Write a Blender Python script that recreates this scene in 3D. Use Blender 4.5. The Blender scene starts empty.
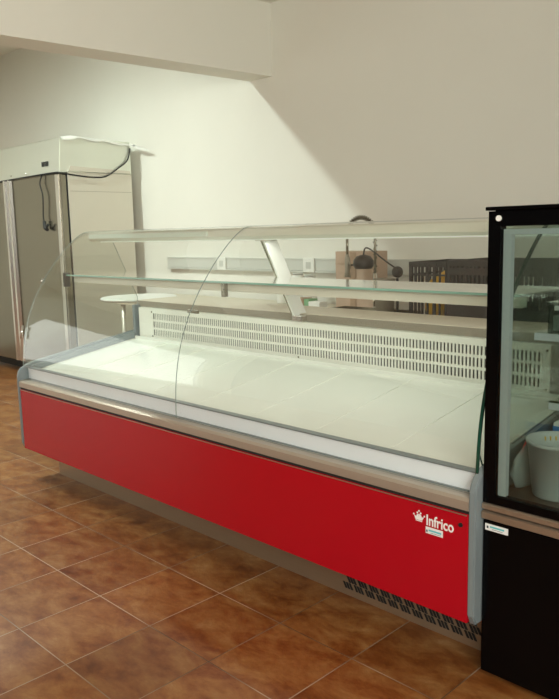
import bpy, bmesh, math, random
from mathutils import Vector, Matrix
random.seed(7)
S = bpy.context.scene
COL = S.collection

# ------------------------------------------------------------------ materials
def new_mat(name):
    m = bpy.data.materials.new(name); m.use_nodes = True
    nt = m.node_tree; return m, nt, nt.nodes, nt.links, nt.nodes['Principled BSDF']

def plain(name, col, rough=.5, metal=0., noise=0., nscale=20., bump=0., spec=.5, stretch=(1,1,1), coat=0.):
    m, nt, N, L, b = new_mat(name)
    b.inputs['Roughness'].default_value = rough
    b.inputs['Metallic'].default_value = metal
    b.inputs['Specular IOR Level'].default_value = spec
    b.inputs['Coat Weight'].default_value = coat
    tc = N.new('ShaderNodeTexCoord'); mp = N.new('ShaderNodeMapping'); mp.inputs['Scale'].default_value = stretch
    L.new(tc.outputs['Object'], mp.inputs['Vector'])
    nz = N.new('ShaderNodeTexNoise'); nz.inputs['Scale'].default_value = nscale; nz.inputs['Detail'].default_value = 4
    L.new(mp.outputs['Vector'], nz.inputs['Vector'])
    mx = N.new('ShaderNodeMix'); mx.data_type = 'RGBA'
    mx.inputs['A'].default_value = (*[c*(1-noise) for c in col], 1)
    mx.inputs['B'].default_value = (*[min(1, c*(1+noise)) for c in col], 1)
    L.new(nz.outputs['Fac'], mx.inputs['Factor']); L.new(mx.outputs['Result'], b.inputs['Base Color'])
    if bump:
        bp = N.new('ShaderNodeBump'); bp.inputs['Strength'].default_value = bump; bp.inputs['Distance'].default_value = .002
        L.new(nz.outputs['Fac'], bp.inputs['Height']); L.new(bp.outputs['Normal'], b.inputs['Normal'])
    return m

def glass(name, tint, ior=1.45, scale=1.0, rough=0.0):
    """thin pane: clear transmission plus Fresnel reflection on each face"""
    m, nt, N, L, b = new_mat(name)
    out = N['Material Output']; N.remove(b)
    t = N.new('ShaderNodeBsdfTransparent'); t.inputs['Color'].default_value = (*tint, 1)
    g = N.new('ShaderNodeBsdfGlossy'); g.inputs['Roughness'].default_value = rough; g.inputs['Color'].default_value = (1, 1, 1, 1)
    f = N.new('ShaderNodeFresnel'); f.inputs['IOR'].default_value = ior
    mu = N.new('ShaderNodeMath'); mu.operation = 'MULTIPLY'; mu.inputs[1].default_value = scale
    geo = N.new('ShaderNodeNewGeometry')
    # fresnel on the outward normal for both faces of the pane
    nf = N.new('ShaderNodeVectorMath'); nf.operation = 'SCALE'
    ms = N.new('ShaderNodeMath'); ms.operation = 'MULTIPLY_ADD'; ms.inputs[1].default_value = -2.; ms.inputs[2].default_value = 1.
    L.new(geo.outputs['Backfacing'], ms.inputs[0]); L.new(geo.outputs['Normal'], nf.inputs[0]); L.new(ms.outputs[0], nf.inputs['Scale'])
    lw = N.new('ShaderNodeLayerWeight'); lw.inputs['Blend'].default_value = .5
    pw = N.new('ShaderNodeMath'); pw.operation = 'POWER'; pw.inputs[1].default_value = 5.
    L.new(lw.outputs['Facing'], pw.inputs[0])
    ma = N.new('ShaderNodeMath'); ma.operation = 'MULTIPLY_ADD'; ma.inputs[1].default_value = .96*scale; ma.inputs[2].default_value = .04*scale
    L.new(pw.outputs[0], ma.inputs[0])
    for n in (f, mu, geo, nf, ms): N.remove(n)
    mix = N.new('ShaderNodeMixShader')
    L.new(ma.outputs[0], mix.inputs[0]); L.new(t.outputs[0], mix.inputs[1]); L.new(g.outputs[0], mix.inputs[2])
    L.new(mix.outputs[0], out.inputs['Surface'])
    return m

def emit(name, col, s):
    m, nt, N, L, b = new_mat(name)
    b.inputs['Base Color'].default_value = (*col, 1)
    b.inputs['Emission Color'].default_value = (*col, 1); b.inputs['Emission Strength'].default_value = s
    return m

def tile_floor():
    m, nt, N, L, b = new_mat('rustic_ceramic_tiles')
    tc = N.new('ShaderNodeTexCoord')
    br = N.new('ShaderNodeTexBrick'); br.offset = 0; br.squash = 1
    br.inputs['Scale'].default_value = 1; br.inputs['Brick Width'].default_value = .316; br.inputs['Row Height'].default_value = .316
    br.inputs['Mortar Size'].default_value = .0022; br.inputs['Mortar Smooth'].default_value = .25
    br.inputs['Color1'].default_value = (0, 0, 0, 1); br.inputs['Color2'].default_value = (1, 1, 1, 1); br.inputs['Mortar'].default_value = (.5, .5, .5, 1)
    br.inputs['Bias'].default_value = 0
    L.new(tc.outputs['Object'], br.inputs['Vector'])
    # every tile shifts the marbling so that no pattern runs across a joint
    sx = N.new('ShaderNodeVectorMath'); sx.operation = 'SCALE'; sx.inputs['Scale'].default_value = 7.
    L.new(br.outputs['Color'], sx.inputs[0])
    ad = N.new('ShaderNodeVectorMath'); ad.operation = 'ADD'
    L.new(tc.outputs['Object'], ad.inputs[0]); L.new(sx.outputs[0], ad.inputs[1])
    mp = N.new('ShaderNodeMapping'); mp.inputs['Rotation'].default_value = (0, 0, math.radians(-48)); mp.inputs['Scale'].default_value = (1., 1.7, 1)
    L.new(ad.outputs[0], mp.inputs['Vector'])
    n1 = N.new('ShaderNodeTexNoise'); n1.inputs['Scale'].default_value = 6.5; n1.inputs['Detail'].default_value = 9; n1.inputs['Roughness'].default_value = .70; n1.inputs['Distortion'].default_value = .25
    L.new(mp.outputs[0], n1.inputs['Vector'])
    cr = N.new('ShaderNodeValToRGB'); e = cr.color_ramp.elements
    e[0].position = .30; e[0].color = (.115, .031, .007, 1)
    e[1].position = .72; e[1].color = (.37, .20, .088, 1)
    for pos, c in ((.42, (.19, .058, .013, 1)), (.52, (.25, .095, .026, 1)), (.61, (.30, .137, .044, 1))):
        k = e.new(pos); k.color = c
    L.new(n1.outputs['Fac'], cr.inputs['Fac'])
    hs = N.new('ShaderNodeHueSaturation'); mr = N.new('ShaderNodeMapRange'); mr.inputs['To Min'].default_value = .88; mr.inputs['To Max'].default_value = 1.12
    sp = N.new('ShaderNodeSeparateColor'); L.new(br.outputs['Color'], sp.inputs[0]); L.new(sp.outputs[0], mr.inputs['Value'])
    L.new(mr.outputs[0], hs.inputs['Value']); L.new(cr.outputs['Color'], hs.inputs['Color'])
    n2 = N.new('ShaderNodeTexNoise'); n2.inputs['Scale'].default_value = 1.7
    L.new(tc.outputs['Object'], n2.inputs['Vector'])
    gc = N.new('ShaderNodeValToRGB'); gc.color_ramp.elements[0].position = .42; gc.color_ramp.elements[0].color = (.10, .06, .035, 1)
    gc.color_ramp.elements[1].position = .58; gc.color_ramp.elements[1].color = (.40, .31, .23, 1)
    L.new(n2.outputs['Fac'], gc.inputs['Fac'])
    mx = N.new('ShaderNodeMix'); mx.data_type = 'RGBA'
    L.new(br.outputs['Fac'], mx.inputs['Factor']); L.new(hs.outputs['Color'], mx.inputs['A']); L.new(gc.outputs['Color'], mx.inputs['B'])
    L.new(mx.outputs['Result'], b.inputs['Base Color'])
    rr = N.new('ShaderNodeMapRange'); rr.inputs['To Min'].default_value = .26; rr.inputs['To Max'].default_value = .42
    L.new(n1.outputs['Fac'], rr.inputs['Value']); L.new(rr.outputs[0], b.inputs['Roughness'])
    bp = N.new('ShaderNodeBump'); bp.inputs['Strength'].default_value = .35; bp.inputs['Distance'].default_value = .002
    sb = N.new('ShaderNodeMath'); sb.operation = 'SUBTRACT'; L.new(n1.outputs['Fac'], sb.inputs[0]); L.new(br.outputs['Fac'], sb.inputs[1])
    L.new(sb.outputs[0], bp.inputs['Height']); L.new(bp.outputs['Normal'], b.inputs['Normal'])
    return m

M = dict(
    wall=plain('painted_plaster', (.80, .785, .72), .85, noise=.02, nscale=3, bump=.05),
    wallfront=plain('dark_unseen_wall', (.10, .09, .08), .8, noise=.05),  # unseen wall, coloured dark so black surfaces reflect little
    cabfloor=plain('dark_cabinet_floor', (.14, .115, .09), .35, metal=.4),
    ceil=plain('ceiling_paint', (.78, .75, .68), .9, noise=.02, nscale=3),
    floor=tile_floor(),
    red=plain('red_enamel', (.43, .003, .012), .2, noise=.02, nscale=4, coat=0., spec=.4),
    plastic=plain('blue_grey_plastic', (.20, .235, .25), .38, noise=.03),
    rail=plain('satin_rail', (.50, .43, .36), .33, metal=.55, noise=.03),
    riser=plain('frosted_white_riser', (.86, .90, .97), .25, noise=.01),
    deck=plain('white_enamel_deck', (.80, .80, .74), .16, noise=.015, nscale=3, spec=.5),
    grille=plain('white_perforated_sheet', (.80, .79, .72), .4, noise=.02),
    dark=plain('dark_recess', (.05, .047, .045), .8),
    black=plain('black_enamel', (.0015, .0015, .0018), .25, noise=.1, spec=.15),
    blackp=plain('black_rubber', (.012, .012, .012), .6),
    kick=plain('brushed_kickplate', (.40, .30, .205), .36, metal=.7, noise=.08, nscale=8, stretch=(1, 1, 30)),
    steel=plain('brushed_stainless', (.29, .265, .21), .24, metal=.95, noise=.10, nscale=6, stretch=(40, 40, 1)),
    steelside=plain('satin_stainless_side', (.66, .62, .54), .42, metal=.5, noise=.04, nscale=3),
    steelhead=plain('lamplit_satin_header', (.74, .76, .68), .36, metal=.75, noise=.05, nscale=2),  # steel lightened to hold the lamp's reflection
    chrome=plain('polished_steel', (.72, .70, .67), .18, metal=1.),
    worktop=plain('beige_worktop', (.62, .56, .45), .4, noise=.02),
    wtedge=plain('worktop_edge', (.30, .265, .21), .5, metal=.2),
    lamp=plain('lamp_housing', (.74, .72, .62), .35),
    diffuser=plain('milky_green_sheen', (.80, .88, .80), .3),  # pale green holds the reflection on the canopy's left part
    white=plain('white_plastic', (.82, .82, .78), .4, noise=.02),
    gasket=plain('pale_grey_gasket', (.62, .64, .66), .4),
    greyp=plain('trunking_grey', (.60, .61, .57), .5),
    strip=plain('bronze_strip', (.42, .33, .25), .3, metal=.7),
    card=plain('cardboard', (.50, .36, .27), .8, noise=.08),
    brown=plain('brown_carton', (.36, .24, .16), .7, noise=.1),
    green=plain('green_carton', (.20, .40, .22), .6, noise=.1),
    crate=plain('black_crate_plastic', (.035, .030, .028), .5),
    yellow=plain('yellow_plastic', (.85, .50, .04), .4),
    greenedge=plain('glass_edge_green', (.010, .055, .035), .12, spec=.7),
    palegreen=plain('pale_green_glass_edge', (.26, .50, .42), .15, spec=.7),
    greyedge=plain('polished_glass_edge', (.22, .26, .24), .15, spec=.7),
    glass=glass('clear_curved_glass', (.985, .995, .988)),
    sideglass=glass('side_glass', (.955, .97, .955), scale=.8),
    shelfglass=glass('shelf_glass', (.90, .96, .93), scale=3., rough=.12),
    doorglass=glass('cabinet_door_glass', (.76, .81, .79)),
    cabglass=glass('cabinet_side_glass', (.90, .93, .91)),
    film=plain('plastic_film', (.75, .74, .70), .3),
    bag=plain('cloudy_bag', (.62, .66, .62), .4, noise=.1, bump=.4),
    tub=plain('milky_tub', (.66, .68, .66), .35),
    cream=plain('cream_filling', (.60, .47, .38), .6),
    blue=plain('blue_print', (.05, .25, .60), .5),
    redp=plain('red_plastic', (.62, .06, .06), .4),
    cyan=plain('turquoise_print', (.15, .55, .60), .5),
    ink=plain('dark_print', (.03, .05, .07), .5),
    logo=plain('white_vinyl', (.85, .85, .85), .4),
    clearbox=glass('clear_plastic', (.72, .76, .73), scale=2.),
    window=glass('window_glass', (.95, .97, .96)),
    lampon=emit('lit_lamp_cover', (.93, .97, .90), .2),
    tube=emit('lit_tube', (.90, 1., .86), 6.),
)
# milky bag and tub let some light through
for k, a in (('bag', .55), ('tub', .1)):
    n = M[k].node_tree.nodes['Principled BSDF']; n.inputs['Transmission Weight'].default_value = a*.3; n.inputs['Alpha'].default_value = 1-a

# ------------------------------------------------------------------ helpers
def BM(): return bmesh.new()
def box(bm, x0, x1, y0, y1, z0, z1, mi=0, bev=0.):
    vs = [bm.verts.new((x, y, z)) for x in (x0, x1) for y in (y0, y1) for z in (z0, z1)]
    F = [(0, 1, 3, 2), (4, 6, 7, 5), (0, 4, 5, 1), (2, 3, 7, 6), (0, 2, 6, 4), (1, 5, 7, 3)]
    fs = [bm.faces.new([vs[i] for i in f]) for f in F]
    for f in fs: f.material_index = mi
    if bev:
        es = list({e for f in fs for e in f.edges})
        r = bmesh.ops.bevel(bm, geom=es, offset=bev, segments=2, profile=.6, affect='EDGES')
        for f in r['faces']: f.material_index = mi
    return vs
def prism(bm, pts, a0, a1, axis='x', mi=0, capmi=None, bev=0.):
    """extrude a 2-D outline: axis x -> pts are (y,z); y -> (x,z); z -> (x,y)"""
    def P(p, a): return {'x': (a, p[0], p[1]), 'y': (p[0], a, p[1]), 'z': (p[0], p[1], a)}[axis]
    A = [bm.verts.new(P(p, a0)) for p in pts]; B = [bm.verts.new(P(p, a1)) for p in pts]
    n = len(pts); fs = []
    for i in range(n):
        f = bm.faces.new((A[i], A[(i+1) % n], B[(i+1) % n], B[i])); f.material_index = mi; fs.append(f)
    c = mi if capmi is None else capmi
    for V in (A[::-1], B):
        f = bm.faces.new(V); f.material_index = c; fs.append(f)
    if bev:
        es = list({e for f in fs[-2:] for e in f.edges}); bmesh.ops.bevel(bm, geom=es, offset=bev, segments=2, affect='EDGES')
    return fs
def tube(bm, pts, r, n=10, mi=0, radii=None):
    pts = [Vector(p) for p in pts]; rings = []
    up = None
    for i, p in enumerate(pts):
        t = (pts[min(i+1, len(pts)-1)] - pts[max(i-1, 0)]).normalized()
        if up is None:
            up = Vector((0, 0, 1)) if abs(t.z) < .9 else Vector((1, 0, 0))
        u = (up - t*up.dot(t)).normalized(); v = t.cross(u); up = u
        rr = radii[i] if radii else r
        rings.append([bm.verts.new(p + (u*math.cos(a) + v*math.sin(a))*rr) for a in [2*math.pi*k/n for k in range(n)]])
    for A, B in zip(rings, rings[1:]):
        for k in range(n):
            f = bm.faces.new((A[k], A[(k+1) % n], B[(k+1) % n], B[k])); f.smooth = True; f.material_index = mi
    for R_ in (rings[0][::-1], rings[-1]):
        f = bm.faces.new(R_); f.material_index = mi
def lathe(bm, prof, cx, cy, n=40, mi=0, cap0=True, cap1=True):
    rings = [[bm.verts.new((cx + r*math.cos(2*math.pi*k/n), cy + r*math.sin(2*math.pi*k/n), z)) for k in range(n)] for r, z in prof]
    for A, B in zip(rings, rings[1:]):
        for k in range(n):
            f = bm.faces.new((A[k], A[(k+1) % n], B[(k+1) % n], B[k])); f.smooth = True; f.material_index = mi
    if cap0: bm.faces.new(rings[0][::-1]).material_index = mi
    if cap1: bm.faces.new(rings[-1]).material_index = mi
def smooth_curve(pts, k=8):
    P = [Vector(p) for p in pts]; out = []
    for i in range(len(P)-1):
        a, b, c, d = P[max(i-1, 0)], P[i], P[i+1], P[min(i+2, len(P)-1)]
        for j in range(k):
            t = j/k
            out.append(.5*((2*b) + (c-a)*t + (2*a-5*b+4*c-d)*t*t + (3*b-a-3*c+d)*t**3))
    out.append(P[-1]); return out
def wloc(o):
    v = Vector((0, 0, 0))
    while o: v += o.location; o = o.parent
    return v
def obj(name, bm, mats, parent=None, label=None, recalc=True):
    if recalc: bmesh.ops.recalc_face_normals(bm, faces=bm.faces[:])
    me = bpy.data.meshes.new(name)
    if parent is not None: bm.transform(Matrix.Translation(-wloc(parent)))
    bm.to_mesh(me); bm.free()
    for m in (mats if isinstance(mats, (list, tuple)) else [mats]): me.materials.append(M[m])
    o = bpy.data.objects.new(name, me); COL.objects.link(o)
    if parent is not None: o.parent = parent
    if label: o['label'] = label
    return o
def rebase(o, base):
    """put the origin of a single-mesh thing at its own base"""
    o.data.transform(Matrix.Translation(-Vector(base))); o.location = base; return o
def thing(name, label, cat, loc, group=None):
    o = bpy.data.objects.new(name, None); COL.objects.link(o); o.location = loc; o.empty_display_size = .05
    o['label'] = label; o['category'] = cat
    if group: o['group'] = group
    return o
def tag(o, label, cat, group=None):
    o['label'] = label; o['category'] = cat
    if group: o['group'] = group
    return o
def struct(name, bm, m):
    o = obj(name, bm, m); o['kind'] = 'structure'; return o

# ------------------------------------------------------------------ the room
XL, XR, YF, YB, ZC, ZL = -6.0, 4.6, -6.0, 2.5, 3.02, 3.42
b = BM(); box(b, XL-.2, XR+.2, YF-.2, YB+.2, -.12, 0); struct('floor', b, 'floor')
b = BM(); prism(b, [(-1.36, YB), (XR+.2, YB), (XR+.2, YF), (-1.98, YF)], ZC, ZC+.12, 'z'); prism(b, [(XL-.2, YB), (-1.36, YB), (-1.98, YF), (XL-.2, YF)], ZL, ZL+.12, 'z'); struct('ceiling', b, 'ceil')
b = BM(); box(b, XL-.2, XR+.2, YB, YB+.2, 0, ZL); struct('wall_back', b, 'wall')
b = BM()
box(b, XR, XR+.2, YF, -5.8, 0, ZC); box(b, XR, XR+.2, -1.2, YB, 0, ZC); box(b, XR, XR+.2, -5.8, -1.2, 0, 1.15); box(b, XR, XR+.2, -5.8, -1.2, 2.9, ZC)
struct('wall_right', b, 'wall')
b = BM()
box(b, XL-.2, XL, YF, -5.4, 0, ZL); box(b, XL-.2, XL, -2.2, YB, 0, ZL); box(b, XL-.2, XL, -5.4, -2.2, 0, .1); box(b, XL-.2, XL, -5.4, -2.2, 2.3, ZL)
struct('wall_left', b, 'wall')
b = BM(); box(b, XL, XR, YF-.2, YF, 0, ZL); struct('wall_front', b, 'wallfront')
def window(n, x, y0, y1, z0, z1):
    b = BM()
    for y in ((y0, (y0+y1)/2-.03, y1-.06) if n == 1 else (y0, y1-.06)): box(b, x-.03, x+.03, y, y+.06, z0, z1)
    for z in (z0, z1-.06): box(b, x-.028, x+.028, y0+.06, y1-.06, z, z+.06)
    w_ = struct('window_%d' % n, b, 'white')
    b = BM(); box(b, x-.003, x+.003, y0+.06, y1-.06, z0+.06, z1-.06); obj('glass_pane', b, 'window', w_)
window(1, XR+.1, -5.8, -1.2, 1.15, 2.9)  # unseen window, added and shaped for its light on beam and wall
window(2, XL-.1, -5.4, -2.2, .1, 2.3)
# dropped ceiling beam running from the back wall towards the front
b = BM()
def bx_at(y, x0): return x0 + (y-YB)*.0735
q = [(bx_at(YB, -1.485), YB), (bx_at(YB, -1.24), YB), (bx_at(YF, -1.24), YF), (bx_at(YF, -1.485), YF)]
prism(b, q, 2.495, ZL, 'z'); struct('trim_1', b, 'wall')
# cable trunking along the back wall
b = BM(); box(b, -2.62, 2.6, YB-.035, YB, 1.035, 1.115); box(b, -2.62, 2.6, YB-.042, YB, 1.02, 1.033); box(b, -2.62, 2.6, YB-.04, YB, 1.115, 1.125)
struct('trim_2', b, 'greyp')
def socket(x, label):
    t = thing('wall_socket', label, 'socket', (x, YB-.035, 1.03), 'white sockets along the back wall trunking')
    b = BM(); box(b, x-.055, x+.055, YB-.05, YB-.035, 1.022, 1.128, bev=.004); obj('face_plate', b, 'white', t)
    b = BM()
    for s in (-.011, .011): lathe(b, [(.003, 1.07), (.003, 1.078)], x+s, YB-.0512, 8)
    box(b, x-.025, x+.025, YB-.052, YB-.05, 1.05, 1.1); obj('socket_insert', b, 'greyp', t)
socket(-1.85, 'white wall socket on the grey trunking at the left, nearest the steel fridge')
socket(-.85, 'white wall socket on the grey trunking just left of the cardboard box')

# ------------------------------------------------------------------ refrigerated display counter
XA, XB = -.915, 1.9155          # outer faces of the end panels
case = thing('display_counter', 'long red refrigerated display counter with curved glass and a white inner deck', 'display counter', (.5, .7, 0))
b = BM(); box(b, -.81, 1.85, .31, 1.22, 0, .165); obj('plinth', b, 'kick', case, 'brushed steel plinth')
# slanted vent slots, right end of the plinth
b = BM(); x = 1.285; k = 0
while x < 1.80:
    for r_ in range(3):
        z = .100 - r_*.0255; dx = .017*(r_ % 2)
        for s in range(3):
            xx = x + s*.0135 + dx
            sl = .012
            prism(b, [(xx, z), (xx+.0085, z), (xx+.0085+sl, z-.022), (xx+sl, z-.022)], .3075, .3105, 'y')
    x += .0505; k += 1
obj('vent_slots', b, 'blackp', case, 'black slanted vent slots')
b = BM(); box(b, XA+.025, XB-.023, .27, 1.23, .165, .5); obj('carcass', b, 'dark', case)
b = BM(); box(b, XA+.028, XB-.024, .152, .168, .172, .506, bev=.003); fp = obj('front_panel', b, 'red', case, 'glossy red front panel')
b = BM(); box(b, XA+.03, XB-.028, .165, .27, .19, .51); obj('panel_backing', b, 'dark', case)
b = BM(); box(b, XA+.03, XB-.028, .1505, .156, .5015, .5045); obj('panel_lip', b, 'strip', fp)
b = BM(); prism(b, [(.166, .514), (.150, .518), (.150, .545), (.160, .553), (.21, .556), (.21, .514)], XA+.025, XB-.023); obj('front_rail', b, 'rail', case, 'satin beige metal rail')
b = BM(); box(b, XA+.026, XB-.024, .157, .2, .506, .514); obj('rail_gap', b, 'blackp', case)
b = BM(); box(b, XA+.03, XB-.03, .207, .222, .558, .617); obj('front_riser', b, 'riser', case, 'white frosted riser behind the curved glass')
b = BM(); box(b, XA+.03, XB-.03, .2, .226, .6172, .622); box(b, XA+.03, XB-.03, .2, .209, .5555, .56)
box(b, XA+.03, XB-.03, .226, .262, .60, .61); obj('riser_trim', b, 'plastic', case)
# end panels
prof = [(.150, .20), (.150, .575), (.158, .60), (.172, .618), (.20, .632), (.24, .645), (.93, .748), (.955, .77), (.955, .905), (1.25, .905), (1.25, .17), (.165, .17)]
for x0, x1 in ((XA, XA+.025), (XB-.023, XB)):
    b = BM(); prism(b, prof, x0, x1, bev=.004); obj('end_panel', b, 'plastic', case, 'blue-grey moulded end panel')
# inner sloped side cheek beside the deck, left and right, with rear post
ck = [(.225, .56), (.225, .628), (.90, .742), (.90, .66)]
for x0, x1 in ((XA+.025, XA+.05), (XB-.048, XB-.023)):
    b = BM(); prism(b, ck, x0, x1, bev=.003); box(b, x0, x1, .905, .955, .66, .906, bev=.004); obj('side_cheek', b, 'plastic' if x0 < 0 else 'grille', case)
# deck: eight sloping trays
n = 8; x0 = XA+.052; x1 = XB-.05; w = (x1-x0)/n
for i in range(n):
    a, c = x0+i*w+.0004, x0+(i+1)*w-.0004
    b = BM(); prism(b, [(.264, .592), (.264, .604), (.276, .607), (.895, .703), (.897, .72), (.903, .72), (.903, .69), (.28, .594)], a, c)
    prism(b, [(.30, .6095), (.30, .6125), (.885, .7045), (.885, .7015)], a, a+.004)
    obj('deck_tray', b, 'deck', case)
b = BM(); prism(b, [(.262, .51), (.262, .588), (.90, .685), (.95, .685), (.95, .51)], x0, x1); obj('deck_support', b, 'grille', case)
# rear perforated evaporator cover with real slots (vertical bars between three long openings)
GX0, GX1 = -.835, 1.765; Y0, Y1 = .915, .919
sx0, sx1 = -.69, 1.735; rows = [(.733, .769), (.781, .817), (.829, .865)]
b = BM()
zs = [.700] + [v for r_ in rows for v in r_] + [.893]
for i in range(0, len(zs), 2): box(b, sx0, sx1, Y0, Y1, zs[i], zs[i+1])
box(b, GX0, sx0, Y0, Y1, .700, .893); box(b, sx1, GX1, Y0, Y1, .700, .893)
pitch = .0168; ns = int((sx1-sx0)/pitch)
for z0_, z1_ in rows:
    for i in range(1, ns+1):
        xx = sx0 + i*pitch
        box(b, xx-.0042, min(xx+.0042, sx1), Y0+.0003, Y1, z0_, z1_)
box(b, GX0, GX1, .9195, .95, .889, .893)
g = obj('evaporator_grille', b, 'grille', case, 'white perforated sheet with three rows of vertical slots')
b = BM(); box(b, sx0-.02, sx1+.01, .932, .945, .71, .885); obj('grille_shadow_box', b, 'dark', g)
b = BM()
for xx, zz in ((-.70, .728), (-.70, .872), (1.752, .728), (1.752, .872), (.5, .722)):
    b = BM(); prism(b, [(xx+.005*math.cos(a), zz+.005*math.sin(a)) for a in [k*math.pi/4 for k in range(8)]], Y0-.002, Y0, 'y')
    obj('screw', b, 'steel', g)
b = BM(); box(b, GX0, GX1+.08, .90, .912, .688, .704); obj('grille_foot', b, 'greyp', case)
# worktop
b = BM(); box(b, XA-.0, XB, .955, 1.25, .906, .93, bev=.003); wt = obj('worktop', b, 'worktop', case, 'beige service worktop at the back')
b = BM(); box(b, XA+.03, XB-.03, .946, .9545, .894, .928); obj('worktop_edge', b, 'wtedge', wt)
b = BM(); box(b, XA+.03, XB-.03, .955, 1.24, .5, .905); obj('rear_carcass', b, 'greyp', case)
# glass: curved front panes following one profile
gp = [(.186, .557), (.188, .64), (.198, .745), (.222, .85), (.262, .955), (.312, 1.045), (.372, 1.13), (.440, 1.21), (.515, 1.282), (.585, 1.333), (.64, 1.352), (.72, 1.356)]
gcurve = [(v.x, v.y) for v in smooth_curve([(y, z, 0) for y, z in gp], 5)]
T = .0035
def offset_curve(c, d):
    out = []
    for i, p in enumerate(c):
        a = Vector(c[max(i-1, 0)]); e = Vector(c[min(i+1, len(c)-1)]); t = (e-a).normalized()
        out.append((p[0]-t.y*d*-1, p[1]-t.x*d))
    return out
inner = offset_curve(gcurve, T)
def curved_pane(xa, xb, parent):
    b = BM()
    A = [[b.verts.new((x, y, z)) for y, z in gcurve] for x in (xa, xb)]
    B = [[b.verts.new((x, y, z)) for y, z in inner] for x in (xa, xb)]
    for Q in (A, B):
        for i in range(len(gcurve)-1):
            q = (Q[0][i], Q[1][i], Q[1][i+1], Q[0][i+1]); f = b.faces.new(q if Q is A else q[::-1]); f.smooth = True; f.material_index = 0
    # cut edges get vertices of their own so that the pane keeps its own smooth normals
    A = [[b.verts.new(v.co) for v in r_] for r_ in A]; B = [[b.verts.new(v.co) for v in r_] for r_ in B]
    for s in (0, 1):
        for i in range(len(gcurve)-1):
            q = (A[s][i], A[s][i+1], B[s][i+1], B[s][i]); f = b.faces.new(q if s else q[::-1]); f.material_index = 1
    for i in (0, -1):
        f = b.faces.new((A[0][i], A[1][i], B[1][i], B[0][i])); f.material_index = 1
    return obj('curved_glass', b, ['glass', 'greyedge'], parent, 'clear curved front glass pane', recalc=False)
curved_pane(XA+.012, .4744, case); curved_pane(.4756, XB-.014, case)
# flat end panes shaped to the curve
def end_pane(xa, xb, edge, lab):
    out = [(.215, .640), (.93, .752), (.955, .93), (.955, .95), (.78, 1.335), (.70, 1.349)]
    mid = [(y+.0, z) for y, z in inner if z > .66][::-1]
    mid = [(y+.002, z-.002) for y, z in mid if y < .66]
    out = out + mid
    b = BM(); prism(b, out, xa, xb, mi=1, capmi=0); return obj('end_glass', b, ['sideglass', edge], case, lab)
end_pane(XA+.013, XA+.019, 'greyedge', 'clear left end glass pane')
end_pane(XB-.021, XB-.015, 'greenedge', 'right end glass pane with dark green edge')
# dark green cut edge strip of the right end glass that meets the curved pane
b = BM()
ed = [(y, z) for y, z in gcurve if .595 < z < 1.35]
eo = offset_curve(ed, -.004)
for i in range(len(ed)-1):
    for xq in ((XB-.022, XB-.013),):
        vs = [b.verts.new((x, *p)) for x in xq for p in (ed[i], ed[i+1], eo[i+1], eo[i])]
        for f in ((0, 1, 2, 3), (7, 6, 5, 4), (0, 4, 5, 1), (3, 2, 6, 7), (0, 3, 7, 4), (1, 5, 6, 2)): b.faces.new([vs[j] for j in f])
obj('glass_edge_seal', b, 'greenedge', case, 'dark green glass edge at the right end')
# small chrome clips on the left edge
for (ya, za), (yb, zb) in (((.190, .78), (.205, .85)), ((.330, 1.08), (.345, 1.10))):
    b = BM(); tube(b, [(XA+.016, ya-.004, za), (XA+.016, yb-.004, zb)], .006, 8)
    obj('glass_clip', b, 'chrome', case, 'chrome clip on the left glass edge')
# canopy with lamp
b = BM(); prism(b, [(.625, 1.338), (.625, 1.308), (.645, 1.294), (.80, 1.294), (.80, 1.345), (.64, 1.345)], XA+.03, XB-.03, bev=.003); cn = obj('canopy', b, 'lamp', case, 'pale lamp canopy along the top')
b = BM(); box(b, XA+.06, .20, .617, .6245, 1.310, 1.334, bev=.002); obj('diffuser_sheen', b, 'diffuser', cn, 'milky lamp diffuser strip with a reflection in its colour')  # covers the left part only, painting the greenish reflection there
b = BM(); box(b, XA+.06, XB-.06, .69, .75, 1.288, 1.2935); obj('tube_cover', b, 'lampon', cn, 'lit lamp cover under the canopy')
# shelf
b = BM()
box(b, XA+.045, XB-.045, .470, .82, 1.108, 1.114, mi=0)
box(b, XA+.045, XB-.045, .4675, .4698, 1.107, 1.115, mi=1)
sh = obj('glass_shelf', b, ['shelfglass', 'palegreen'], case, 'clear glass shelf with pale green front edge')
b = BM(); box(b, XA+.06, XB-.06, .505, .545, 1.068, 1.102, bev=.004); obj('shelf_lamp', b, 'lamp', sh, 'pale lamp strip under the shelf')
b = BM(); box(b, XA+.055, XB-.055, .50, .55, 1.102, 1.1075); obj('shelf_rail', b, 'greyp', sh)
b = BM(); box(b, .458, .482, .474, .494, 1.046, 1.106, bev=.002); obj('shelf_clip', b, 'steel', sh, 'dark metal clip under the shelf')
b = BM(); box(b, XA+.026, XA+.046, .455, .49, 1.045, 1.125, bev=.003); obj('shelf_bracket', b, 'dark', sh)
b = BM(); box(b, XA+.026, XA+.046, .74, .80, 1.075, 1.107, bev=.003); obj('shelf_bracket', b, 'dark', sh)
b = BM(); box(b, .44, .51, .296, .306, .99, 1.004, bev=.002); obj('glass_joint_clip', b, 'steel', case, 'grey clip where the curved panes meet')
# slanted strut
def strut(x, par):
    b = BM()
    prism(b, [(.715, 1.292), (.80, 1.292), (.992, .9305), (.957, .9305), (.945, .90), (.925, .893)], x-.003, x+.009, bev=.001)
    s_ = obj('strut', b, 'white', par, 'slanted white strut carrying the shelf and canopy')
    b = BM(); prism(b, [(.712, 1.290), (.718, 1.290), (.939, .893), (.930, .888)], x-.012, x-.003); obj('strut_edge', b, 'steel', s_)
    b = BM(); box(b, x-.03, x+.03, .70, .78, 1.284, 1.2935); obj('strut_cap', b, 'wtedge', s_)
    b = BM(); box(b, x-.006, x+.06, .905, .945, .894, .925, bev=.004); obj('strut_foot', b, 'chrome', s_)
strut(.475, case)
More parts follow.
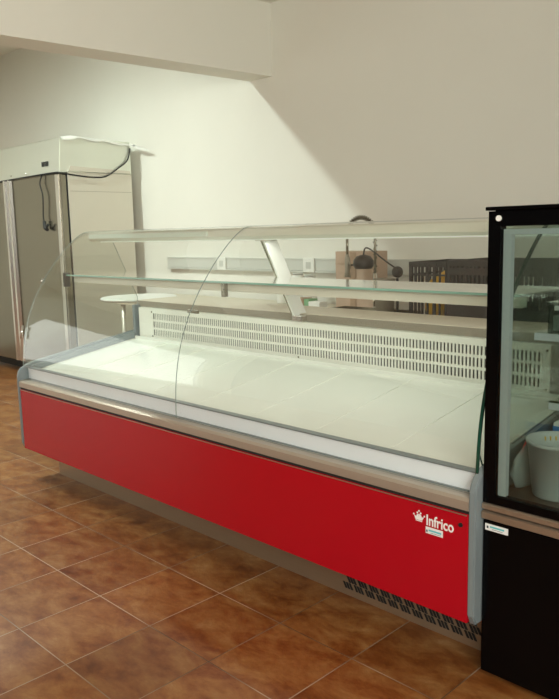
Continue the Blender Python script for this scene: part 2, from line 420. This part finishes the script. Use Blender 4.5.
# brand mark: crown and lettering, sticker, bolt
YP = .152
b = BM()
cs = lambda x, z: (1.7235+(x-1.7185)*.80, .4575+(z-.458)*.78)
cw = [cs(*q) for q in [(1.697, .462), (1.703, .446), (1.733, .446), (1.741, .462), (1.731, .458), (1.726, .470), (1.718, .461), (1.711, .470), (1.706, .458)]]
prism(b, cw, YP-.0012, YP-.0002, 'y')
box(b, cs(1.704, 0)[0], cs(1.733, 0)[0], YP-.0012, YP-.0002, cs(0, .4405)[1], cs(0, .444)[1])
for cx_, cz_ in ((1.695, .4655), (1.711, .474), (1.719, .467), (1.726, .474), (1.743, .4655), (1.7185, .482)):
    cx_, cz_ = cs(cx_, cz_)
    prism(b, [(cx_+.0028*math.cos(a), cz_+.0028*math.sin(a)) for a in [k*math.pi/4 for k in range(8)]], YP-.0012, YP-.0002, 'y')
obj('crown_emblem', b, 'logo', fp, 'white crown emblem')
def text_mesh(txt, size, origin, mat, parent, name, extr=.0005, bold=.0, sx=1., label=None):
    cu = bpy.data.curves.new(name, 'FONT'); cu.body = txt; cu.size = size; cu.extrude = extr; cu.offset = bold; cu.resolution_u = 4
    to = bpy.data.objects.new(name+'_tmp', cu); COL.objects.link(to)
    bpy.context.view_layer.update()
    me = bpy.data.meshes.new_from_object(to.evaluated_get(bpy.context.evaluated_depsgraph_get()))
    bpy.data.objects.remove(to); bpy.data.curves.remove(cu)
    me.transform(Matrix.Diagonal((sx, 1, 1, 1)))
    me.transform(Matrix.Rotation(math.pi/2, 4, 'X')); me.transform(Matrix.Translation(Vector(origin)-wloc(parent)))
    me.materials.clear(); me.materials.append(M[mat])
    o = bpy.data.objects.new(name, me); COL.objects.link(o); o.parent = parent
    if label: o['label'] = label
    return o
text_mesh('Infrico', .047, (1.7485, YP-.0008, .440), 'logo', fp, 'brand_lettering', bold=.0008, sx=.79, label='white lettering reading Infrico')
b = BM(); box(b, 1.748, 1.808, YP-.0012, YP-.0002, .414, .4345); st = obj('sticker', b, 'logo', fp, 'small white sticker with turquoise print')
b = BM(); box(b, 1.7505, 1.755, YP-.0018, YP-.0012, .4185, .425); box(b, 1.766, 1.802, YP-.0018, YP-.0012, .4175, .4185); obj('sticker_mark', b, 'ink', st)
b = BM(); box(b, 1.759, 1.803, YP-.0018, YP-.0012, .422, .4275); obj('sticker_band', b, 'cyan', st)
b = BM(); prism(b, [(1.868+.0065*math.cos(a), .471+.0065*math.sin(a)) for a in [k*math.pi/6 for k in range(12)]], YP-.004, YP-.0002, 'y'); obj('panel_bolt', b, 'blackp', fp, 'black bolt head')
# power light string / front glass hinge dots are too small to see

# ------------------------------------------------------------------ black upright display cabinet (right)
CX0, CX1, CY0, CY1 = 1.9185, 2.56, .185, .80
cab = thing('upright_display_cabinet', 'black glass-door display cabinet standing against the right end of the red counter', 'display cabinet', (2.24, .5, 0))
b = BM(); box(b, CX0, CX1, CY0+.004, CY1, .022, .492, bev=.003); obj('base_cabinet', b, 'black', cab, 'black lower body')
for x in (CX0+.04, CX1-.08):
    for y in (CY0+.05, CY1-.09):
        b = BM(); box(b, x, x+.04, y, y+.04, 0, .022); obj('foot', b, 'blackp', cab)
b = BM(); prism(b, [(CY0, .495), (CY0-.008, .499), (CY0-.008, .517), (CY0, .520), (CY0+.03, .520), (CY0+.03, .495)], CX0, CX1); prism(b, [(CY0, .5245), (CY0-.006, .527), (CY0-.006, .540), (CY0, .543), (CY0+.03, .543), (CY0+.03, .5245)], CX0, CX1)
obj('trim_strips', b, 'strip', cab, 'two bronze metal strips below the door')
b = BM(); box(b, CX0+.002, CX1-.002, CY0+.03, CY1-.002, .492, .552); obj('cabinet_floor', b, 'cabfloor', cab, 'dark steel cabinet floor')
b = BM(); box(b, CX0-.005, CX1+.008, CY0-.01, CY1, 1.364, 1.374, bev=.002); box(b, CX0, CX1, CY0+.035, CY1, 1.325, 1.364); obj('top_panel', b, 'black', cab, 'black top panel')
# frame posts
for (xa, xb, ya, yb) in ((CX0, CX0+.028, CY1-.03, CY1), (CX1-.028, CX1, CY1-.03, CY1), (CX0, CX0+.012, CY0+.035, CY0+.06), (CX1-.012, CX1, CY0+.035, CY0+.06)):
    b = BM(); box(b, xa, xb, ya, yb, .552, 1.325); obj('frame_post', b, 'black', cab)
for x in (CX0+.003, CX1-.009):
    b = BM(); box(b, x, x+.006, CY0+.06, CY1-.03, .552, 1.325); obj('side_glass', b, 'cabglass', cab)
b = BM(); box(b, CX0+.03, CX1-.03, CY1-.012, CY1-.006, .552, 1.325); obj('rear_glass', b, 'cabglass', cab)
# door
b = BM()
DZ0, DZ1 = .5455, 1.362
box(b, CX0, CX0+.036, CY0, CY0+.03, DZ0, DZ1); box(b, CX1-.036, CX1, CY0, CY0+.03, DZ0, DZ1)
box(b, CX0+.036, CX1-.036, CY0, CY0+.03, 1.322, DZ1); box(b, CX0+.036, CX1-.036, CY0, CY0+.03, DZ0, .569)
dr = obj('door', b, 'black', cab, 'black framed glass door')
b = BM(); box(b, CX0+.036, CX1-.036, CY0+.004, CY0+.009, .569, 1.322); obj('door_glass', b, 'doorglass', dr)
b = BM(); q0 = CX0+.040; q1 = CX1-.040
box(b, q0, q0+.023, CY0+.010, CY0+.028, .571, 1.314); box(b, q1-.023, q1, CY0+.010, CY0+.028, .571, 1.314); box(b, q0+.023, q1-.023, CY0+.010, CY0+.028, 1.300, 1.314)
obj('door_gasket', b, 'gasket', dr, 'pale grey inner door frame')
b = BM(); prism(b, [(CX0+.031+.008*math.cos(a), 1.343+.008*math.sin(a)) for a in [k*math.pi/8 for k in range(16)]], CY0-.004, CY0-.0003, 'y'); obj('lock', b, 'white', dr, 'round pale lock')
b = BM(); box(b, CX0+.0075, CX0+.078, CY0+.0015, CY0+.0038, .463, .482); sk = obj('sticker', b, 'logo', cab, 'small white sticker with turquoise print')
b = BM(); box(b, CX0+.023, CX0+.067, CY0+.0008, CY0+.0015, .472, .477); obj('sticker_band', b, 'cyan', sk)
b = BM(); box(b, CX0+.013, CX0+.018, CY0+.0008, CY0+.0015, .469, .476); box(b, CX0+.030, CX0+.062, CY0+.0008, CY0+.0015, .4675, .4685); obj('sticker_mark', b, 'ink', sk)
# shelves
def cab_shelf(z, y0, x0, green):
    b = BM(); box(b, x0, CX1-.02, y0, CY1-.04, z-.006, z); s_ = obj('shelf', b, 'shelfglass', cab, 'glass shelf')
    b = BM(); box(b, x0, CX1-.02, y0-.004, y0, z-.022, z-.001); obj('shelf_edge', b, 'gasket', s_)
    if green:
        b = BM(); box(b, x0, CX1-.02, y0-.004, y0+.012, z, z+.003); obj('shelf_seam', b, 'greenedge', s_)
cab_shelf(.786, .50, 1.958, True)
cab_shelf(1.01, .42, 1.945, False)

# things inside the cabinet
def lidded(name, cx, cy, z0, r0, r1, h, mat, label, cat, lid=None, fill=None):
    t = thing(name, label, cat, (cx, cy, z0))
    b = BM(); lathe(b, [(r0*.96, z0), (r0, z0+.004), (r1, z0+h-.012), (r1+.003, z0+h-.012), (r1+.0045, z0+h-.004), (r1+.002, z0+h), (r1-.002, z0+h), (r1-.003, z0+h-.01), (r0-.003, z0+.006)], cx, cy, 48, cap1=True)
    obj('tub_body', b, mat, t)
    if fill:
        b = BM(); lathe(b, [(r0-.006, z0+.0065), (r0+(r1-r0)*.3-.006, z0+h*fill)], cx, cy, 36); obj('contents', b, 'cream', t)
    if lid:
        b = BM(); lathe(b, [(r1+.006, z0+h-.008), (r1+.007, z0+h+.003), (r1*.9, z0+h+.006)], cx, cy, 40); obj('lid', b, lid, t)
    return t
bk = lidded('plastic_bucket', 2.058, .36, .552, .071, .088, .165, 'tub', 'large milky white plastic bucket standing on the cabinet floor', 'bucket', fill=.22)
b = BM()
for i in range(9):
    a = math.radians(-150 + i*11 + 25)
    cx_, cy_ = 2.058+.0835*math.cos(a+math.pi), .36+.0835*math.sin(a+math.pi)
    box(b, cx_-.0025, cx_+.0025, cy_-.001, cy_+.001, .690, .702)
obj('rim_marks', b, 'yellow', bk, 'yellow marks inside the rim')
lidded('food_tub', 2.035, .565, .789, .045, .055, .125, 'white', 'smaller white lidded tub standing on the middle cabinet shelf', 'tub', lid='white')
t = thing('milk_carton', 'blue and white carton standing behind the large bucket in the cabinet', 'carton', (1.97, .62, .552))
b = BM(); box(b, 1.935, 2.005, .585, .655, .552, .70, bev=.002); prism(b, [(1.935, .70), (2.005, .70), (1.97, .725)], .585, .655, 'y'); obj('carton_body', b, 'white', t)
b = BM(); box(b, 1.934, 2.006, .584, .656, .64, .69); obj('printed_band', b, 'blue', t, 'blue printed band')
# cloudy plastic bag with red handle
def blob(name, c, s, mat, parent, seed, rough=.12, subdiv=3):
    b = BM(); bmesh.ops.create_icosphere(b, subdivisions=subdiv, radius=1)
    rnd = random.Random(seed); ph = [rnd.uniform(0, 6) for _ in range(6)]
    for v in b.verts:
        d = v.co.normalized()
        k = 1 + rough*(math.sin(5*d.x+ph[0])*math.sin(4*d.y+ph[1]) + .6*math.sin(9*d.z+ph[2])*math.sin(8*d.x+ph[3]))
        z = max(d.z*k, -.8)
        v.co = Vector((c[0]+d.x*k*s[0], c[1]+d.y*k*s[1], c[2]+z*s[2]))
    for f in b.faces: f.smooth = True
    return obj(name, b, mat, parent)
t = thing('plastic_bag', 'cloudy plastic bag with a red cord lying left of the bucket in the cabinet', 'bag', (1.955, .40, .553))
blob('bag_body', (1.955, .41, .553+.056), (.018, .13, .07), 'bag', t, 3)
b = BM(); tube(b, smooth_curve([(1.953, .34, .655), (1.948, .38, .685), (1.953, .42, .688), (1.958, .46, .67)]), .003, 8); obj('cord', b, 'redp', t, 'red cord')
# clear storage box on the upper shelf
t = thing('storage_box', 'clear plastic storage box on the upper cabinet shelf', 'box', (2.03, .55, 1.01))
b = BM(); x_, y_, X_, Y_, z_, Z_ = 1.965, .46, 2.20, .68, 1.0105, 1.09
for q in ((x_, X_, y_, y_+.003), (x_, X_, Y_-.003, Y_), (x_, x_+.003, y_+.003, Y_-.003), (X_-.003, X_, y_+.003, Y_-.003)): box(b, *q, z_+.003, Z_)
box(b, x_, X_, y_, Y_, z_, z_+.003); obj('box_body', b, 'clearbox', t)
b = BM(); box(b, x_-.005, X_+.005, y_-.005, Y_+.005, Z_, Z_+.008, bev=.002); obj('box_lid', b, 'clearbox', t)
b = BM(); box(b, x_+.02, x_+.05, y_-.004, y_, Z_-.016, Z_-.002); obj('box_clasp', b, 'greyp', t)
b = BM(); box(b, x_+.01, X_-.02, y_+.012, Y_-.02, z_+.0035, z_+.045); obj('box_contents', b, 'greyp', t)

# ------------------------------------------------------------------ stainless two-door upright fridge (left)
FX0, FX1, FY0, FY1 = -4.93, -3.0, 1.65, 2.38
fr = thing('upright_fridge', 'tall stainless steel two-door fridge at the left, behind the counter', 'fridge', (-3.96, 2.0, 0))
b = BM(); box(b, FX0, FX1, FY0+.075, FY1, .12, 1.885, bev=.004); obj('body', b, 'steelside', fr)
b = BM(); box(b, FX0+.01, FX1-.01, FY0+.055, FY0+.075, .13, 1.87); obj('door_seal', b, 'blackp', fr)
b = BM(); prism(b, [(FY0-.005, 1.875), (FY0+.02, 2.165), (FY0+.03, 2.175), (FY1, 2.175), (FY1, 1.887), (FY0+.06, 1.887)], FX0, FX1, bev=.004); hd = obj('header', b, ['steelhead'], fr, 'satin steel header with the lamp reflection in its colour')
b = BM(); prism(b, [(FY0+.08, 1.89), (FY0+.10, 1.935), (FY1-.02, 1.915), (FY1-.02, 1.89)], FX1-.001, FX1+.010, bev=.002); obj('side_rail', b, 'steelside', hd)
b = BM(); box(b, FX1-.0005, FX1+.0015, FY0+.09, FY1-.01, 1.72, 1.723); obj('side_seam', b, 'wtedge', fr)
b = BM()
for xx in (-3.30, -3.235): prism(b, [(xx, 1.945), (xx+.045, 1.945), (xx+.045, 1.985), (xx, 1.985)], FY0-.006, FY0+.004, 'y')
obj('thermostat_display', b, 'blackp', hd, 'small black display and switch')
b = BM()
for xx in (-4.15, -3.90, -3.6):
    b = BM(); tube(b, [(xx, FY0-.012, 1.905), (xx, FY0, 1.905)], .008, 8); obj('screw', b, 'chrome', hd)
for (xa, xb, hx) in ((FX0+.004, -3.995, -4.03), (-3.975, FX1-.002, -3.94)):
    b = BM(); box(b, xa, xb, FY0, FY0+.055, .13, 1.872, bev=.006); d = obj('door', b, 'steel', fr, 'brushed steel door')
    b = BM(); prism(b, [(hx-.035, FY0), (hx-.03, FY0-.018), (hx-.015, FY0-.026), (hx+.012, FY0-.024), (hx+.03, FY0)], .135, 1.868, 'z'); obj('handle', b, 'chrome', d, 'full-height polished handle profile')
b = BM(); box(b, FX1-.085, FX1-.03, FY0-.006, FY0, .14, 1.865, bev=.002); obj('door_edge_strip', b, 'chrome', d, 'bright edge strip')
for x in (FX0+.06, -3.98, FX1-.12):
    for y in (FY0+.12, FY1-.12):
        b = BM(); lathe(b, [(.022, 0), (.03, .02), (.022, .03), (.022, .121)], x, y, 14); obj('foot', b, 'blackp', fr)
b = BM(); box(b, FX0+.02, FX1-.02, FY0+.10, FY0+.12, .03, .125); obj('feet_gap_shade', b, 'blackp', fr)  # black sheet paints the shade in the gap under the fridge
# cables
b = BM(); tube(b, smooth_curve([(-4.7, 1.636, 1.87), (-4.2, 1.632, 1.868), (-3.6, 1.632, 1.874), (-3.1, 1.632, 1.878), (-2.985, 1.65, 1.872), (-2.985, 1.80, 1.855), (-2.982, 1.98, 1.845), (-2.98, 2.10, 1.86), (-2.98, 2.22, 1.93), (-2.98, 2.32, 2.0), (-2.985, 2.36, 2.08), (-2.99, 2.37, 2.12)], 6), .0065, 8); obj('power_cable', b, 'blackp', fr, 'black cable along the header')
b = BM(); tube(b, smooth_curve([(-3.28, 1.632, 1.87), (-3.31, 1.622, 1.80), (-3.27, 1.62, 1.70), (-3.275, 1.62, 1.6), (-3.285, 1.62, 1.52), (-3.275, 1.62, 1.45)], 6), .006, 8)
tube(b, [(-3.275, 1.62, 1.47), (-3.27, 1.62, 1.41), (-3.22, 1.615, 1.395)], .016, 8); tube(b, [(-3.24, 1.615, 1.40), (-3.2, 1.615, 1.44)], .01, 8); obj('hanging_plug', b, 'blackp', fr, 'black hanging cable with plug')
# peeling protective film along the top edge
b = BM(); P = []
for i in range(41):
    t_ = i/40; y = FY0+.03 + t_*.90 ; x = FX1+.004 + (.22*max(0, (t_-.72)/.28)**1.5) ; z = 2.176 + .012*math.sin(9*t_) + .012*math.exp(-((t_-.45)/.18)**2) - .085*max(0, (t_-.6)/.4)**1.2
    y = min(y, 2.38 + (t_-.8)*.25) if t_ > .8 else y
    P.append(((x-.03, y, z+.003), (x, y, z+.006*math.sin(17*t_)), (x+.012, y, z-.022-.008*math.sin(23*t_))))
R_ = [[b.verts.new(p) for p in row] for row in P]; R2 = [[b.verts.new((p[0], p[1], p[2]-.0015)) for p in row] for row in P]
for A, B in zip(R_, R_[1:]):
    for j in (0, 1): b.faces.new((A[j], A[j+1], B[j+1], B[j])).smooth = True
for A, B in zip(R2, R2[1:]):
    for j in (0, 1): b.faces.new((A[j+1], A[j], B[j], B[j+1])).smooth = True
for A, B, C_, D_ in zip(R_, R_[1:], R2, R2[1:]):
    b.faces.new((A[2], C_[2], D_[2], B[2])); b.faces.new((A[0], B[0], D_[0], C_[0]))
obj('protective_film', b, 'film', fr, 'peeling white protective film')

# ------------------------------------------------------------------ behind the counter
# round white pedestal table, seen through the left end glass
rt = thing('round_table', 'small round white pedestal table seen through the left end of the counter', 'table', (-1.42, 1.32, 0))
b = BM(); lathe(b, [(.255, .882), (.265, .888), (.265, .896), (.258, .902)], -1.42, 1.32, 56); obj('tabletop', b, 'white', rt)
b = BM(); lathe(b, [(.03, .015), (.03, .882)], -1.42, 1.32, 20); obj('column', b, 'steelside', rt)
b = BM(); lathe(b, [(.20, 0), (.20, .01), (.04, .02)], -1.42, 1.32, 40); obj('base', b, 'steelside', rt)

def table(name, label, x0, x1, y0, y1, z, mat, legmat):
    t = thing(name, label, 'table', ((x0+x1)/2, (y0+y1)/2, 0))
    b = BM(); box(b, x0, x1, y0, y1, z-.04, z, bev=.004); obj('tabletop', b, mat, t)
    for x in (x0+.04, x1-.04):
        for y in (y0+.05, y1-.05):
            b = BM(); tube(b, [(x, y, 0), (x, y, z-.04)], .02, 12); obj('leg', b, legmat, t)
    b = BM(); box(b, x0+.06, x1-.06, y0+.04, y1-.04, .18, .20); obj('undershelf', b, mat, t)
    return t
table('work_table', 'white work table along the back wall left of the sink table', -2.45, -.47, 1.78, 2.42, .80, 'worktop', 'steelside')
skt = table('sink_table', 'stainless steel sink table under the tap, along the back wall', -.45, 2.3, 1.70, 2.42, .80, 'steelside', 'steelside')
b = BM()
bx_ = (-.20, .40, 1.80, 2.10)
for q in ((bx_[0], bx_[1], bx_[2], bx_[2]+.01), (bx_[0], bx_[1], bx_[3]-.01, bx_[3]), (bx_[0], bx_[0]+.01, bx_[2]+.01, bx_[3]-.01), (bx_[1]-.01, bx_[1], bx_[2]+.01, bx_[3]-.01)): box(b, *q, .80, .835)
obj('sink_rim', b, 'steel', skt)
# spring pre-rinse tap
tp = thing('spring_tap', 'tall spring tap with an arched hose, rising behind the counter', 'tap', (.125, 2.2, .80))
TY = 2.15; XR_, XL_ = .01, -.22
b = BM(); tube(b, [(XR_, TY, .80), (XR_, TY, 1.05)], .014, 12); lathe(b, [(.03, .801), (.03, .82), (.015, .84)], XR_, TY, 16); obj('riser_pipe', b, 'chrome', tp)
b = BM(); pts = []
path = [(XR_, 1.05), (XR_, 1.18), (XR_, 1.30)]+[((XR_+XL_)/2+(XR_-XL_)/2*math.cos(a), 1.30+.105*math.sin(a)) for a in [math.pi*k/16 for k in range(1, 17)]]
pv = [Vector((x, TY, z)) for x, z in path]
tube(b, pv, .008, 8)
# coil round the hose
tot = []; cum = 0
dense = smooth_curve(pv, 12)
for i, p in enumerate(dense):
    tdir = (dense[min(i+1, len(dense)-1)] - dense[max(i-1, 0)]).normalized()
    side = Vector((0, 1, 0)); up = tdir.cross(side)
    if i: cum += (p-dense[i-1]).length
    a = cum*2*math.pi/.016
    tot.append(p + (side*math.cos(a)+up*math.sin(a))*.014)
tube(b, tot, .0028, 5)
obj('spring_hose', b, 'steel', tp)
b = BM(); tube(b, [(XL_, TY, 1.30), (XL_, TY, 1.16)], .009, 10); obj('spray_hose', b, 'steel', tp)
b = BM(); tube(b, [(XL_, TY, 1.17), (XL_, TY, 1.14), (XL_, TY, 1.06), (XL_, TY, 1.02)], .016, 12, radii=[.010, .018, .016, .022]); tube(b, [(XL_+.02, TY-.01, 1.15), (XL_+.045, TY-.02, 1.08)], .005, 8); obj('spray_valve', b, 'wtedge', tp, 'grey spray handle')
b = BM(); tube(b, [(XR_, TY, 1.10), (XL_, TY, 1.10)], .006, 8); obj('wall_brace', b, 'steel', tp)
tp.location = (XR_, TY, .80)
for ch in tp.children: ch.data.transform(Matrix.Translation(Vector((.125, 2.2, .80))-Vector((XR_, TY, .80))))

# cardboard box, standing behind the tap
t = thing('cardboard_box', 'plain cardboard box standing behind the spring tap', 'box', (-.22, 2.32, .80))
b = BM(); box(b, -.40, -.08, 2.24, 2.40, .8005, 1.185, bev=.002); obj('box_body', b, 'card', t)
b = BM(); box(b, -.40, -.08, 2.237, 2.2395, 1.10, 1.103); box(b, -.27, -.22, 2.2365, 2.2395, .81, 1.18); obj('packing_tape', b, 'brown', t, 'brown tape')
# desk lamp
dl = thing('desk_lamp', 'dark desk lamp with a thin bent arm in front of the cardboard box', 'lamp', (.33, 1.92, .835))
LX = .33; LY = 1.95
b = BM(); lathe(b, [(.05, .801), (.055, .81), (.05, .825), (.02, .83)], LX, LY, 24); tube(b, [(LX, LY, .82), (LX, LY, 1.04)], .008, 8); obj('lamp_base', b, 'crate', dl)
b = BM(); bmesh.ops.create_uvsphere(b, u_segments=16, v_segments=10, radius=.034, matrix=Matrix.Translation((LX, LY, 1.075))); obj('joint', b, 'crate', dl)
b = BM(); tube(b, smooth_curve([(LX, LY, 1.09), (.24, LY, 1.14), (.16, LY, 1.19), (.11, LY, 1.215), (.085, LY, 1.21), (.075, LY, 1.17)], 6), .005, 8); obj('arm', b, 'crate', dl)
b = BM(); lathe(b, [(.015, 1.175), (.045, 1.165), (.062, 1.14), (.064, 1.11), (.05, 1.09)], .075, LY, 24); obj('lamp_shade', b, 'crate', dl)
# dark bin, small goods
t = tag(rebase(obj('plastic_tub', (lambda b: (lathe(b, [(.055, .8005), (.065, 1.02), (.07, 1.03)], .19, 2.01, 24), b)[1])(BM()), 'wtedge'), (.19, 2.01, .80)), 'dark grey tub standing right of the desk lamp shade', 'tub')
tag(rebase(obj('carton', (lambda b: (box(b, -.62, -.53, 2.05, 2.14, .8005, .872, bev=.003), b)[1])(BM()), 'brown'), (-.57, 2.1, .80)), 'small brown carton on the white work table beside the green one', 'carton')
tag(rebase(obj('carton', (lambda b: (box(b, -.525, -.48, 2.05, 2.14, .8005, .868, bev=.003), b)[1])(BM()), 'green'), (-.5, 2.1, .80)), 'small green carton on the white work table beside the brown one', 'carton')
tag(rebase(obj('carton', (lambda b: (box(b, -.42, -.32, 1.98, 2.06, .8005, .862, bev=.003), b)[1])(BM()), 'white'), (-.37, 2.0, .80)), 'small white carton at the left end of the sink table', 'carton')
for i, (x, h) in enumerate(((-.95, .20), (-.80, .23), (-.68, .22))):
    lab = ('white jar on the work table, farthest left of three', 'white jar on the work table, middle one of three', 'white jar on the work table, nearest the cardboard box')[i]
    t = thing('jar', lab, 'jar', (x, 2.28, .80), 'white jars on the work table')
    b = BM(); lathe(b, [(.045, .8005), (.05, .81), (.05, .80+h-.03), (.035, .80+h-.015)], x, 2.28, 24); obj('jar_body', b, 'white', t)
    b = BM(); lathe(b, [(.038, .80+h-.014), (.038, .80+h)], x, 2.28, 24); obj('lid', b, 'greyp', t)

# slatted black crates
def crate(x0, x1, y0, y1, z0, h, label, dense_=False):
    t = thing('plastic_crate', label, 'crate', ((x0+x1)/2, (y0+y1)/2, z0), 'black crates on the sink table')
    b = BM(); z0 += .0005
    box(b, x0, x1, y0, y1, z0, z0+.012)
    z1 = z0+h
    ws = ((x0, x1, y0, y0+.012), (x0, x1, y1-.012, y1), (x0, x0+.012, y0+.012, y1-.012), (x1-.012, x1, y0+.012, y1-.012))
    for k, (a, c, d, e) in enumerate(ws):
        box(b, a, c, d, e, z1-.028, z1); box(b, a, c, d, e, z0+.012, z0+.04); 
        if dense_: box(b, a, c, d, e, z0+.04, z0+.12); box(b, a, c, d, e, z1-.075, z1-.04)
        else: box(b, a, c, d, e, z1-.075, z1-.066)
        along_x = k < 2; L_ = (c-a) if along_x else (e-d); n_ = max(3, int(L_/(.024 if dense_ else .036)))
        for i in range(n_+1):
            s = i*(L_-.010)/n_; wd = .010 if i % 4 else .018
            if along_x: box(b, a+s, min(a+s+wd, c), d+.002, e-.002, z0+.04, z1-.028)
            else: box(b, a+.002, c-.002, d+s, min(d+s+wd, e), z0+.04, z1-.028)
    obj('crate_body', b, 'crate', t)
    b = BM(); xm = (x0+x1)/2; box(b, xm-.06, xm+.06, y0-.006, y0, z1-.022, z1-.002); obj('handle', b, 'crate', t)
    return t
crate(.545, .785, 1.76, 2.16, .80, .345, 'black slatted plastic crate, left of two, behind the counter with yellow inside')
crate(.795, 1.39, 1.75, 2.15, .80, .355, 'black closely slatted plastic crate, right of two, next to the black cabinet', True)
t = thing('yellow_bag', 'yellow plastic bag lying inside the left black crate', 'bag', (.635, 1.95, .815))
blob('bag_body', (.635, 1.95, .813+.12), (.062, .12, .14), 'yellow', t, 5)

# ------------------------------------------------------------------ ceiling lamp beyond the beam (its light falls under the beam)
lx, ly = -2.5, -.1
cl = thing('ceiling_light', 'ceiling batten light beyond the beam', 'light', (lx, ly, 3.32))
b = BM(); box(b, lx-.06, lx+.06, ly-.66, ly+.66, 3.365, ZL-.001); obj('housing', b, 'white', cl)
b = BM(); tube(b, [(lx, ly-.6, 3.34), (lx, ly+.6, 3.34)], .02, 12); obj('tube_lamp', b, 'tube', cl)
def area(name, loc, rot, sx_, sy_, power, col):
    l = bpy.data.lights.new(name, 'AREA'); l.shape = 'RECTANGLE'; l.size = sx_; l.size_y = sy_; l.energy = power; l.color = col
    o = bpy.data.objects.new(name, l); COL.objects.link(o); o.location = loc; o.rotation_euler = rot; return o
area('tube_light', (lx, ly, 3.31), (0, 0, 0), .10, 1.25, 76, (.87, 1., .92))
area('counter_lamp', ((XA+XB)/2, .72, 1.285), (0, 0, 0), 2.6, .05, 2.4, (.98, 1., .93))
area('shelf_strip_lamp', ((XA+XB)/2, .525, 1.066), (0, 0, 0), 2.6, .03, .9, (.98, 1., .95))
# daylight through the left window; right one is added fill for beam and wall
area('right_window_fill', (XR+.25, -3.5, 2.02), (math.radians(90), 0, math.radians(90)), 4.6, 1.75, 235, (1., .965, .885))
area('left_window_daylight', (XL-.25, -3.8, 1.2), (math.radians(90), 0, math.radians(-90)), 3.2, 2.2, 26, (1., .98, .92))

# world
w = bpy.data.worlds.new('daylight'); S.world = w; w.use_nodes = True
bg = w.node_tree.nodes['Background']; bg.inputs['Color'].default_value = (.95, .92, .85, 1); bg.inputs['Strength'].default_value = .6

# ------------------------------------------------------------------ camera
px, py, pz, yaw, pit, rol, f = 2.9612039, -1.6565063, 1.3172407, .7891497, .1549629, -.0231803, 744.58
cy, sy, cp, sp = math.cos(yaw), math.sin(yaw), math.cos(pit), math.sin(pit)
F = Vector((-sy*cp, cy*cp, -sp)); Rt = Vector((cy, sy, 0)); U = Rt.cross(F)
c, s = math.cos(rol), math.sin(rol); R2_ = Rt*c + U*s; U2 = -Rt*s + U*c
cam = bpy.data.cameras.new('camera'); co = bpy.data.objects.new('camera', cam); COL.objects.link(co)
mw = Matrix((( R2_.x, U2.x, -F.x, px), (R2_.y, U2.y, -F.y, py), (R2_.z, U2.z, -F.z, pz), (0, 0, 0, 1)))
co.matrix_world = mw
cam.sensor_fit = 'HORIZONTAL'; cam.sensor_width = 36; cam.lens = 36*f/559; cam.clip_start = .05
S.camera = co
S.view_settings.view_transform = 'Standard'; S.view_settings.look = 'None'; S.view_settings.exposure = .62; S.view_settings.gamma = 1; S.view_settings.use_curve_mapping = False
S.cycles.use_denoising = True; S.cycles.transparent_max_bounces = 40; S.cycles.max_bounces = 10; S.cycles.diffuse_bounces = 5; S.cycles.glossy_bounces = 5
S.cycles.sample_clamp_indirect = 6
